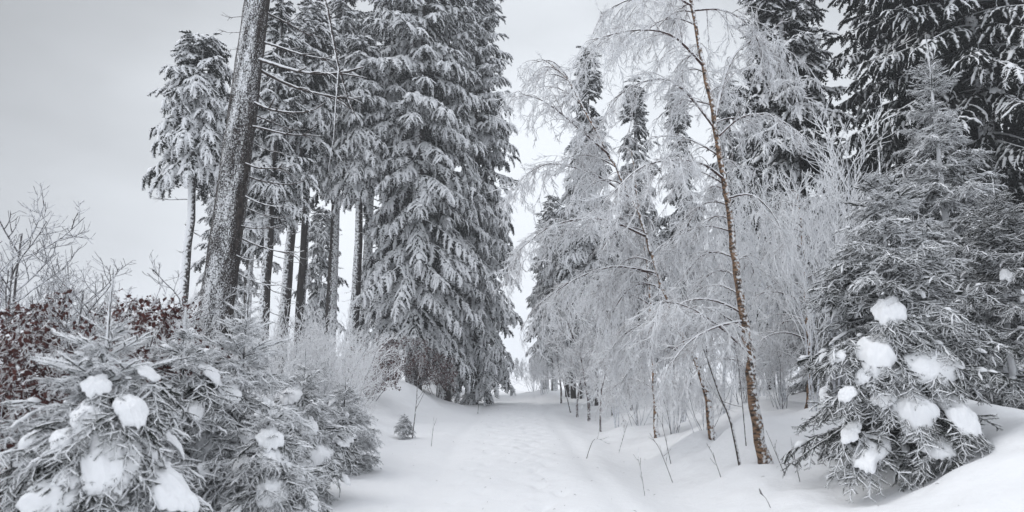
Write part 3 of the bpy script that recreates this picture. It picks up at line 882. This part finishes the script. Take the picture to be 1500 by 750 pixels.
# left bank
b = on_ground(118, 5.1)
y6 = build_young(b, "nearest young spruce on the left bank, weighed down by big snow pads", G_YOUNG, height(405, 5.1) - b[2], 1.0, 404, 72, frost=1.1, add=.26, droop=1.2, full=.95, leader=.45, tfrost=.35)
cushions_px(y6, b, 5.1, 1.1, height(405, 5.1) - b[2], [(160, 655, 62, 74), (128, 605, 34, 38), (66, 725, 66, 34), (252, 715, 54, 58), (222, 545, 36, 18), (104, 695, 34, 24), (35, 665, 40, 24), (196, 596, 36, 36), (140, 560, 30, 22), (90, 640, 30, 24)])
scatter_cushions(y6, 26, height(405, 5.1) - b[2], 1.0, .6, 72, .04, .09, .8)
b = on_ground(335, 7.2)
y7 = build_young(b, "young spruce with a frosted upright leader in front of the plastered trunk", G_YOUNG, height(398, 7.2) - b[2], 1.0, 405, 68, frost=1.1, add=.28, droop=1.1, full=.95, leader=.5, tfrost=.35)
cushions_px(y7, b, 7.2, 1.1, height(398, 7.2) - b[2], [(330, 575, 32, 22), (300, 640, 42, 36), (365, 650, 42, 38), (400, 690, 46, 36), (345, 705, 54, 40), (318, 600, 24, 18)])
scatter_cushions(y7, 24, height(398, 7.2) - b[2], 1.0, .6, 73, .04, .09, .8)
b = on_ground(432, 9.0)
y8 = build_young(b, "small snow buried spruce at the left edge of the track", G_YOUNG, 1.75, .9, 406, 52, frost=1.1, add=.24, droop=1.2, full=.8, leader=.2)
cushions_px(y8, b, 9.0, .9, 1.75, [(425, 575, 26, 20), (450, 620, 30, 24), (405, 640, 32, 28), (470, 660, 32, 24), (430, 682, 42, 28), (500, 645, 28, 18), (415, 600, 20, 16)])
scatter_cushions(y8, 18, 1.75, .9, .7, 74, .04, .09, .8)
y9 = copy_thing(y8, on_ground(250, 6.6), 2.2, 1.15, "snow loaded spruce squeezed between the two nearest young spruces", G_YOUNG)
y11 = copy_thing(y8, on_ground(520, 11.5), 4.0, .62, "tiny drooping spruce poking onto the track from the left bank", G_YOUNG)
copy_thing(y8, on_ground(500, 11.2), 5.1, .85, "snow bent little spruce on the left verge below the rime bushes", G_YOUNG)
copy_thing(y8, on_ground(468, 13.2), 3.3, .9, "frosted little spruce half hidden among the rime bushes on the left", G_YOUNG)
y12 = copy_thing(y8, on_ground(380, 6.4), .8, .8, "low snow lumped spruce at the front edge of the left bank", G_YOUNG)
y13 = copy_thing(y7, on_ground(262, 9.5), 3.4, .8, "frosted spruce standing just right of the red leaved beech under the plume spruce", G_YOUNG)
y14 = copy_thing(y2, on_ground(285, 26), 3.0, .38, "small pale spruce at the foot of the lone plume spruce", G_YOUNG)
y15 = copy_thing(y8, on_ground(592, 16.5), 2.6, .35, "little snow capped seedling spruce alone on the left verge", G_YOUNG)

# ------------------------------------------------------------------ birches
def twig(seed, n=12):
    r = np.random.default_rng(seed); g_ = Geo()
    u = np.linspace(0, 1, 6)
    P = np.stack([u, .10 * np.sin(u * 3 + seed) * u, .06 * np.cos(u * 4 + seed * 2) * u], 1)
    g_.tubes(P[None], (.016 * (1.15 - .7 * u))[None], 3, frost=(.75, .95))
    t = r.uniform(.08, .95, n); O = np.stack([np.interp(t, u, P[:, i]) for i in range(3)], 1)
    a = r.uniform(0, 2 * np.pi, n); d = np.stack([np.full(n, .85), np.cos(a) * .6, np.sin(a) * .6], 1)
    l = (.36 - .22 * t) * r.uniform(.5, 1.3, n)
    v = np.linspace(0, 1, 3)[None, :, None]
    Q = O[:, None, :] + d[:, None, :] * l[:, None, None] * v + np.array([.10, 0, 0]) * v * v * l[:, None, None]
    g_.tubes(Q, (.0125 * (1.1 - .5 * v[0, :, 0]))[None], 3, frost=(.75, 1.0))
    return g_.template()
TWIGS = [twig(500 + i) for i in range(8)]

def polyline_sampler(P):
    P = np.asarray(P, float); s = np.concatenate([[0], np.cumsum(np.linalg.norm(np.diff(P, axis=0), axis=1))])
    def f(t):
        return np.stack([np.interp(np.asarray(t) * s[-1], s, P[:, i]) for i in range(3)], 1)
    return f, s[-1]

def smooth_line(P, k):
    P = np.asarray(P, float)
    t = np.linspace(0, 1, len(P)); tt = np.linspace(0, 1, k)
    # Catmull-Rom
    out = []
    for x in tt * (len(P) - 1):
        i = min(int(x), len(P) - 2); f = x - i
        p0, p1, p2, p3 = P[max(i - 1, 0)], P[i], P[i + 1], P[min(i + 2, len(P) - 1)]
        out.append(.5 * ((2 * p1) + (p2 - p0) * f + (2 * p0 - 5 * p1 + 4 * p2 - p3) * f * f + (3 * p1 - p0 - 3 * p2 + p3) * f ** 3))
    return np.array(out)

def birch(name, trunk_px, D, r0, r1, label, group, explicit, nlimb, zlo, lmax, seed, sec_step=.15, twig_step=.11, tw=(.2, .52), azpref=None, dark=True):
    r = np.random.default_rng(seed)
    pts = np.array([at(px, py, D + dd) for px, py, dd in trunk_px])
    pts[0, 2] = float(ground(pts[0, 0], pts[0, 1])) - .08
    base = pts[0] + np.array([0, 0, .08])
    root = thing(name, base, label, "birch", group)
    P = smooth_line(pts, 44)
    P[1:-1, :2] += r.normal(0, .012, (42, 2))
    tg = Geo(); u = np.linspace(0, 1, 44)
    rad = r0 + (r1 - r0) * u ** .8 + r0 * .5 * np.exp(-u / .02)
    rad = rad * (1 + .06 * np.sin(u * 90))
    tg.tubes((P - base)[None], rad[None], 12, frost=((.0, .5) if D < 11 else (.1, .58)), wind=(.6, -.7, .1))
    obj("trunk", tg, M_BIRCH, root)
    f, Lt = polyline_sampler(P)
    limbs = []
    for e in explicit:
        limbs.append(smooth_line(np.array([at(px, py, D + dd) for px, py, dd in e]), 12))
    for i in range(nlimb):
        t = zlo + (1 - zlo) * ((i + r.random()) / nlimb) ** 1.0
        p = f([min(t, .995)])[0]
        az = (azpref + r.normal(0, 1.0)) if azpref is not None and r.random() < .65 else i * 2.399 + r.normal(0, .5)
        l = lmax * (1.05 - .75 * (t - zlo) / (1 - zlo)) * r.uniform(.6, 1.1)
        if math.sin(az) < -.45: az = -az
        if math.cos(az) > .4: l *= .68
        d = np.array([math.cos(az), math.sin(az), 0]); up = r.uniform(.4, .75); dr = r.uniform(.35, .8)
        v = np.linspace(0, 1, 12)[:, None]
        w = np.array([-d[1], d[0], 0]) * r.uniform(-.2, .2)
        limbs.append(p + l * (v * .8 * d + v * v * w + (v * up - dr * v ** 2.2) * np.array([0, 0, 1.0])))
    cr = Geo(); secs = []; O, X, S = [], [], []
    def hang(fn, L, t0, step, jitter=1.0):
        n = max(2, int(L * (1 - t0) / step)); t = np.linspace(t0, 1, n) + r.uniform(-.02, .02, n); t = np.clip(t, 0, 1)
        p = fn(t); tn = unit(fn(np.clip(t + .03, 0, 1)) - fn(np.clip(t - .03, 0, 1)))
        x = tn * r.uniform(.1, .8, n)[:, None] + r.normal(0, .38, (n, 3)) * jitter; x[:, 2] -= r.uniform(.1, 1.05, n)
        O.append(p); X.append(x); S.append(r.uniform(tw[0], tw[1], n) * r.uniform(.6, 1.1, n))
    for P2 in limbs:
        fl, l = polyline_sampler(P2)
        lg = Geo(); v = np.linspace(0, 1, len(P2))
        lg.tubes((P2 - base)[None], (np.clip(.007 * l + .005, .009, .024) * (1.15 - v) + .004)[None], 6, frost=(.2, .95))
        obj("limb", lg, M_LIMB, root)
        n = max(4, int(l / sec_step))
        for t in np.linspace(.14, .99, n):
            p = fl([t])[0]; tn = unit(fl([min(t + .04, 1)])[0] - fl([max(t - .04, 0)])[0])
            h = np.array([-tn[1], tn[0], 0]) * r.choice([-1, 1]); a = math.radians(r.uniform(15, 70))
            d = tn * math.cos(a) + h * math.sin(a); d[2] += r.uniform(-.1, .45)
            L2 = min(1.15, .45 * l) * (1.1 - .55 * t) * r.uniform(.5, 1.15)
            v = np.linspace(0, 1, 6)[:, None]
            secs.append(p + L2 * (v * d - r.uniform(.4, 1.0) * v ** 2 * np.array([0, 0, 1.0])))
        hang(fl, l, .15, twig_step * 1.2)
    for s_ in secs:
        fs, l = polyline_sampler(s_); hang(fs, l, .15, twig_step)
    v = np.linspace(0, 1, 6)
    cr.tubes(np.array(secs) - base, (.0085 * (1.15 - .8 * v))[None], 4, frost=(.3, 1.0))
    O, X, S = map(np.concatenate, (O, X, S))
    kind = r.integers(0, 8, len(O))
    for kk in range(8):
        w = kind == kk
        cr.stamp(TWIGS[kk], O[w] - base, X[w], S[w], roll=r.uniform(0, 6.28, w.sum()), add=r.uniform(-.25, .1, w.sum()))
    obj("crown", cr, M_TWIG, root)
    return root

G_BIRCH = "rime covered birches on the right bank"
birch("birch_tree", [(1122, 662, 0), (1104, 590, 0), (1098, 520, .05), (1086, 440, .1), (1074, 360, .1), (1064, 280, .1), (1048, 190, .1), (1030, 95, .1), (1012, 0, .1), (996, -90, .1), (985, -160, .1)],
      10.5, .088, .018, "upright birch with peeling orange bark and weeping rime white twigs on the right bank", G_BIRCH,
      [[(1031, 97, .1), (985, 52, -.1), (930, 44, -.3), (868, 58, -.5)], [(1049, 190, .1), (1010, 140, .2), (975, 116, .3), (930, 124, .4), (895, 148, .5)],
       [(1060, 262, .1), (1030, 240, -.1), (990, 234, -.3), (940, 244, -.5), (900, 280, -.6)], [(1048, 170, .1), (1062, 110, .3), (1085, 70, .5), (1118, 60, .6), (1150, 110, .7)],
       [(1052, 200, .1), (1085, 172, 0), (1125, 168, -.2), (1165, 190, -.3)], [(1088, 470, .1), (1050, 478, -.3), (1010, 500, -.5), (985, 530, -.6)],
       [(1066, 290, .1), (1100, 285, -.2), (1130, 310, -.3), (1150, 350, -.4)], [(1014, 8, .1), (970, -10, 0), (920, 0, -.2), (880, 20, -.3)], [(1016, 15, .1), (1060, 15, .2), (1100, 40, .3), (1120, 90, .4)]],
      34, .16, 2.0, 21, azpref=2.7, sec_step=.12, twig_step=.08)
birch("birch_tree", [(1044, 602, 0), (1030, 560, 0), (1012, 517, 0), (994, 480, 0), (974, 430, 0), (954, 370, 0), (930, 300, 0), (892, 226, 0), (856, 160, 0), (828, 112, 0), (800, 90, 0)],
      12.6, .06, .012, "leaning birch bending left over the track verge with long weeping twigs", G_BIRCH,
      [[(892, 226, 0), (850, 190, -.2), (800, 150, -.4), (755, 135, -.5)], [(925, 290, 0), (870, 255, .2), (800, 240, .3), (748, 275, .4)], [(945, 345, 0), (880, 320, -.2), (810, 330, -.3), (758, 368, -.4)],
       [(965, 400, 0), (900, 390, .3), (840, 410, .4), (790, 445, .5)], [(856, 162, 0), (836, 120, .2), (810, 90, .3), (780, 92, .4)]],
      28, .14, 2.1, 22, azpref=2.6, sec_step=.13, twig_step=.095, tw=(.22, .6))
birch("birch_tree", [(1185, 640, 0), (1186, 520, 0), (1180, 430, 0), (1178, 370, 0), (1172, 320, 0), (1168, 280, 0)],
      13.0, .05, .01, "slender birch wrapped in rime, right of the upright birch", G_BIRCH, [], 26, .15, 1.8, 23, sec_step=.15, twig_step=.11)
birch("birch_tree", [(960, 590, 0), (955, 500, 0), (950, 400, 0), (935, 300, 0), (925, 220, 0)],
      15.5, .055, .01, "slender birch hidden in white twigs behind the leaning birch", G_BIRCH, [], 26, .12, 2.2, 24, sec_step=.16, twig_step=.12)

# ------------------------------------------------------------------ shrubs and saplings
def grow(r, p, d, L, rad, lev, out, lift, spread, kids, curl=.12, wig=.10):
    k = 5; pts = [p]; q = d / np.linalg.norm(d)
    for _ in range(k):
        q = q + r.normal(0, wig, 3) + np.array([0, 0, lift]) ; q /= np.linalg.norm(q)
        pts.append(pts[-1] + q * L / k)
    out.append((np.array(pts), rad, lev))
    if lev == 0: return
    n = kids[lev - 1]
    for j in range(n):
        t = .25 + .72 * (j + r.random()) / n
        x = t * k; i = min(int(x), k - 1); b = pts[i] + (pts[i + 1] - pts[i]) * (x - i)
        dd = pts[i + 1] - pts[i]; dd = dd / np.linalg.norm(dd)
        n_ = np.cross(dd, r.normal(0, 1, 3)); n_ /= np.linalg.norm(n_)
        a = math.radians(r.uniform(*spread))
        grow(r, b, dd * math.cos(a) + n_ * math.sin(a), L * r.uniform(.35, .62) * (1.15 - .55 * t), rad * .62, lev - 1, out, lift, spread, kids, curl, wig)

def shrub_geo(seed, H, stems, lev, kids, spread=(28, 58), lift=.05, rad=.014, lean=.35, base_r=.12, frost=(.6, 1.05), wig=.10, tmin=.0045):
    r = np.random.default_rng(seed); out = []
    for i in range(stems):
        a = r.uniform(0, 6.28); p = np.array([math.cos(a), math.sin(a), 0]) * base_r * r.random(); p[2] = -.05
        d = np.array([math.cos(a) * lean * r.uniform(.3, 1.3), math.sin(a) * lean * r.uniform(.3, 1.3), 1.0])
        grow(r, p, d, H * r.uniform(.7, 1.0), rad, lev, out, lift, spread, kids, wig=wig)
    st = Geo(); tw = Geo(); u = np.linspace(0, 1, 6)
    for l in range(lev + 1):
        sel = [(p, rr) for p, rr, ll in out if ll == l]
        if not sel: continue
        P = np.array([s_[0] for s_ in sel]); rr = np.array([s_[1] for s_ in sel])
        Rd = np.maximum(rr[:, None] * (1.1 - .6 * u)[None], tmin)
        (st if l == lev else tw).tubes(P, Rd, 6 if l == lev else 3, frost=(max(0, frost[0] - .3), frost[1] - .1) if l == lev else frost)
    tips = np.concatenate([p[1:] for p, rr, ll in out if ll <= 1]) if lev else np.zeros((0, 3))
    return st, tw, tips

def build_shrub(name, loc, label, cat, group, geo, stem_mat=None, twig_mat=None, rz=0.0, s=1.0):
    root = thing(name, loc, label, cat, group, rz, s)
    obj("stem", geo[0], stem_mat or M_GREYTWIG, root)
    obj("crown", geo[1], twig_mat or M_TWIG, root)
    return root

# bare rimed saplings against the sky, left
G_SAPL = "bare rimed saplings on the left bank"
h1 = build_shrub("sapling", on_ground(12, 9.0), "bare rimed sapling at the far left edge, tallest of the saplings against the sky", "sapling", G_SAPL,
                 shrub_geo(601, 2.9, 1, 3, (5, 7, 13), (38, 62), .05, .022, .05, .05, frost=(.28, .85)), M_GREYTWIG, M_GREYTWIG)
h2 = build_shrub("sapling", on_ground(150, 9.2), "forked rimed sapling with crooked twigs against the sky left of the plume spruce", "sapling", G_SAPL,
                 shrub_geo(602, 2.3, 2, 3, (4, 5, 7), (28, 50), .05, .017, .3, .1, wig=.16, frost=(.28, .85)), M_GREYTWIG, M_GREYTWIG)
h3 = copy_thing(h1, on_ground(95, 8.2), 2.0, .72, "lower rimed sapling leaning between the two saplings against the sky", G_SAPL)
h4 = copy_thing(h1, on_ground(-30, 8.0), 4.0, .8, "rimed sapling cut off by the left edge", G_SAPL)

# rimed thicket, middle left
G_THICK = "rimed bushes beside the track"
t1 = build_shrub("rimed_bush", on_ground(455, 14.5), "dense rime white bush below the bare spruce stems", "bush", G_THICK,
                 shrub_geo(611, 2.25, 10, 3, (4, 5, 7), (25, 55), .04, .012, .45, .3))
for px, D, rz, s, lab in ((410, 13.0, 1.0, .95, "rime white bush nearest the plastered trunk"), (500, 16.0, 2.2, 1.0, "rime white bush in front of the straight grey stem"),
                          (522, 18.5, 3.0, .85, "rime white bush touching the withered beech thicket"), (985, 15.5, .7, .7, "rime bush under the weeping twigs of the leaning birch"), (1032, 13.6, 1.9, .62, "low rime bush between the feet of the two birches"),
                          (935, 18.5, 2.8, .7, "rime bush left of the leaning birch foot"), (1145, 13.6, 4.0, .65, "rime bush right of the upright birch foot"), (1092, 15.5, 5.2, .75, "rime bush on the bank close behind the upright birch"),
                          (365, 11.0, 4.1, .85, "rime white bush at the foot of the plastered trunk"),
                          (480, 12.5, 5.0, .75, "low rime white bush near the track edge on the left"), (700, 38.0, .5, 1.0, "misty rime bush under the boughs beside the track mouth"),
                          (715, 44.0, 1.5, 1.0, "farthest misty rime bush left of the track"), (782, 46.0, 2.5, 1.0, "hazy rime bush at the right side of the track mouth"),
                          (797, 40.0, 3.2, .9, "hazy rime bush before the bare stemmed spruces on the right"), (90, 9.5, 2.7, .9, "rimed bush behind the dark leaved beech at far left"),
                          (250, 9.0, 3.9, .85, "rimed bush behind the squeezed spruce on the left bank")):
    copy_thing(t1, on_ground(px, D), rz, s, lab, G_THICK)

# withered beech thickets
def beech(seed, H, nleaf):
    g_ = shrub_geo(seed, H, 8, 3, (4, 4, 6), (28, 60), .02, .012, .6, .3, frost=(.25, .9))
    r = np.random.default_rng(seed + 1); tips = g_[2]
    idx = r.integers(0, len(tips), nleaf); O = tips[idx] + r.normal(0, .03, (nleaf, 3))
    V = np.array([[0, 0, 0], [.5, .30, .10], [1, 0, -.05], [.5, -.30, .10], [.5, 0, -.04]]); F = np.array([[0, 4, 1], [1, 4, 2], [2, 4, 3], [3, 4, 0]])
    lf = Geo(); X = r.normal(0, 1, (nleaf, 3)); X[:, 2] -= .6
    lf.stamp((V, F, np.full(5, .1)), O, X, r.uniform(.035, .08, nleaf), roll=r.uniform(0, 6.28, nleaf), add=np.where(r.random(nleaf) < .16, .7, r.uniform(0, .3, nleaf)))
    return g_, lf
G_BEECH = "withered beech bushes"
bg_, lf = beech(621, 1.75, 3600)
be = build_shrub("beech_bush", on_ground(60, 6.2), "beech bush with dark red withered leaves at far left", "bush", G_BEECH, bg_)
obj("leaves", lf, M_LEAF, be)
for px, D, rz, s, lab in ((135, 7.6, 3.1, 1.05, "beech bush with withered leaves right behind the nearest young spruce"), (212, 10.8, 1.2, 1.15, "beech bush with red withered leaves under the lone plume spruce"), (5, 5.7, 2.0, .8, "beech bush with dark leaves low at the left edge"),
                          (545, 22.5, 2.6, 1.0, "reddish beech bush at the foot of the thick bare trunk"), (575, 26.5, 3.6, 1.0, "reddish beech bush under the nearest great spruce"),
                          (640, 28.5, 4.7, 1.0, "reddish beech bush between the bare trunks by the track"), (608, 27.5, 5.5, .95, "reddish beech bush behind the snow mound on the left"),
                          (100, 9.5, .4, .95, "beech bush with dark leaves behind the far left sapling"), (525, 20.5, .2, .8, "reddish beech bush behind the rime bush at the left verge")):
    copy_thing(be, on_ground(px, D), rz, s, lab, G_BEECH)

# frosted upright saplings on the right
G_SAPR = "rimed saplings on the right bank"
f1 = build_shrub("sapling", on_ground(1228, 13.2), "tall rimed sapling with upswept twigs before the dark spruce on the right", "sapling", G_SAPR,
                 shrub_geo(631, 5.5, 3, 3, (4, 6, 9), (22, 42), .07, .022, .13, .15, frost=(.75, 1.1), tmin=.0062))
for px, D, rz, s, lab in ((1278, 12.6, 1.4, .72, "rimed sapling close left of the cushioned spruce top"), (1150, 14.0, 2.4, .85, "rimed sapling close right of the upright birch"),
                          (1190, 12.0, 3.6, .7, "lower rimed sapling between the birch and the cushioned spruce"), (1060, 15.0, 4.9, .8, "rimed sapling behind the upright birch foot"),
                          (1000, 17.0, 5.6, .85, "rimed sapling behind the leaning birch"), (905, 19.5, .6, .9, "rimed sapling among the weeping twigs on the right verge"),
                          (1120, 18.0, 1.9, .9, "rimed sapling far behind the birch stem")):
    copy_thing(f1, on_ground(px, D), rz, s, lab, G_SAPR)

# rimed alders at the verge
G_ALD = "small rimed alders at the right verge"
a1 = build_shrub("alder_sapling", on_ground(862, 22.5), "small rimed alder with dark foot on the right verge", "sapling", G_ALD,
                 shrub_geo(641, 4.6, 1, 3, (6, 8, 15), (38, 66), .03, .05, .05, .02, frost=(.5, 1.0)), M_LIMB)
for px, D, rz, s, lab in ((880, 19.8, 2.0, .62, "thin rimed alder just right of the dark footed alder"), (846, 25.0, 3.4, .85, "rimed alder behind and left of the dark footed alder"),
                          (822, 30.0, .9, .9, "misty rimed alder before the bare stemmed spruces"), (925, 21.0, 4.4, .85, "rimed alder behind the slender hidden birch"), (897, 24.0, 5.4, .95, "rimed alder between the dark footed alder and the weeping twigs")):
    copy_thing(a1, on_ground(px, D), rz, s, lab, G_ALD)

# thin leaning stem and loose twigs in the snow
def stem_px(name, pts, D, r0, label, cat, group=None, side=5, seed=1, mat=None):
    r = np.random.default_rng(seed)
    P = np.array([at(px, py, D + dd) for px, py, dd in pts])
    P[0, 2] = float(ground(P[0, 0], P[0, 1])) - .03
    base = P[0].copy(); g_ = Geo(); L = smooth_line(P - base, 12); u = np.linspace(0, 1, 12)
    g_.tubes(L[None], (r0 * (1.1 - .7 * u))[None], 6, frost=(.0, .75), wind=(.2, -.2, 1))
    ln = np.linalg.norm(L[-1])
    for j in range(side):
        i = r.integers(3, 11); d = unit(L[i] - L[i - 1]) + r.normal(0, .6, 3); v = np.linspace(0, 1, 5)[:, None]
        g_.tubes((L[i] + unit(d) * v * ln * r.uniform(.12, .3) + v * v * np.array([0, 0, .04]))[None], (r0 * .45 * (1.1 - .7 * v[:, 0]) + .0015)[None], 4, frost=(.2, .9))
    o = obj(name, g_, mat or M_BARK_TWIG); o.location = base
    return tag(o, label, cat, group)
stem_px("leaning_stem", [(1083, 660, 0), (1070, 615, .1), (1055, 580, .2), (1038, 530, .3), (1020, 480, .4), (1005, 430, .5)], 10.6, .022, "thin dark stem leaning left beside the foot of the upright birch", "stem", None, 7)
stem_px("leaning_stem", [(836, 588, 0), (828, 570, 0), (822, 545, 0), (815, 520, 0)], 27.0, .03, "short dark stem slanting out of the snow left of the alders", "stem", None, 3, 2)
G_TW = "bare twigs poking from the snow"
for q, (pts, D, rr, lab) in enumerate([
    ([(604, 628, 0), (610, 590, 0), (612, 555, 0), (618, 515, 0)], 16.5, .012, "tall thin twig standing beside the snow capped seedling on the left verge"),
    ([(700, 596, 0), (702, 580, 0), (703, 562, 0)], 27.0, .012, "single twig in the snow by the mound under the great spruces"),
    ([(632, 641, 0), (634, 632, 0), (636, 622, 0)], 15.0, .006, "tiny twig on the track edge right of the seedling"),
    ([(500, 668, 0), (492, 690, -.5), (485, 706, -.8)], 9.8, .006, "twig lying at the left edge of the track before the buried spruce"),
    ([(905, 628, 0), (920, 618, .1), (930, 605, .2)], 15.0, .008, "bent twig in the snow below the weeping twigs"),
    ([(982, 646, 0), (970, 622, 0), (962, 612, 0)], 12.0, .007, "slanting twig on the slope left of the upright birch"),
    ([(985, 668, 0), (965, 655, 0), (950, 640, 0)], 11.0, .007, "forked twig low on the slope facing the track"),
    ([(1056, 682, 0), (1044, 665, 0), (1035, 650, 0)], 10.0, .006, "twig slanting out of the snow just left of the birch foot"),
    ([(1150, 690, 0), (1135, 660, 0), (1122, 630, 0)], 9.3, .006, "long grass like twig between the birch foot and the cushioned spruce"),
    ([(1172, 700, 0), (1165, 676, 0), (1160, 655, 0)], 9.0, .005, "short twig at the left foot of the cushioned spruce"),
    ([(1130, 742, 0), (1122, 730, 0), (1112, 722, 0)], 8.2, .005, "twig at the bottom of the picture below the birch"),
    ([(858, 640, 0), (870, 644, -.3), (888, 648, -.5)], 13.5, .006, "twig lying flat near the right rut of the track"),
    ([(944, 692, 0), (938, 684, 0), (934, 672, 0)], 9.8, .004, "fine stalk in the shallow ditch right of the track"),
    ([(1088, 560, 0), (1083, 545, 0), (1075, 500, 0), (1068, 470, 0)], 11.3, .008, "upright bare twig close left of the birch trunk")]):
    stem_px("twig", pts, D, rr, lab, "twig", G_TW, 4, 30 + q)

# needle and twig litter blown onto the track
def litter():
    r = np.random.default_rng(90); n = 160
    y = 6 + 30 * r.random(n) ** 1.6; x = r.normal(.3, 1.5, n)
    z = ground(x, y) + .004; l = r.uniform(.012, .05, n); a = r.uniform(0, 6.28, n)
    v = np.linspace(-.5, .5, 3)[None, :, None]
    P = np.stack([x, y, z], 1)[:, None, :] + np.stack([np.cos(a), np.sin(a), np.full(n, .15)], 1)[:, None, :] * l[:, None, None] * v
    P[:, 1, 2] += .15 * l
    g_ = Geo(); g_.tubes(P, np.full((n, 3), .0022), 3, frost=(0, .3))
    o = obj("needle_litter", g_, M_BARK_TWIG); o["kind"] = "stuff"; o["label"] = "fallen needles and bits of twig on the trodden snow"
litter()
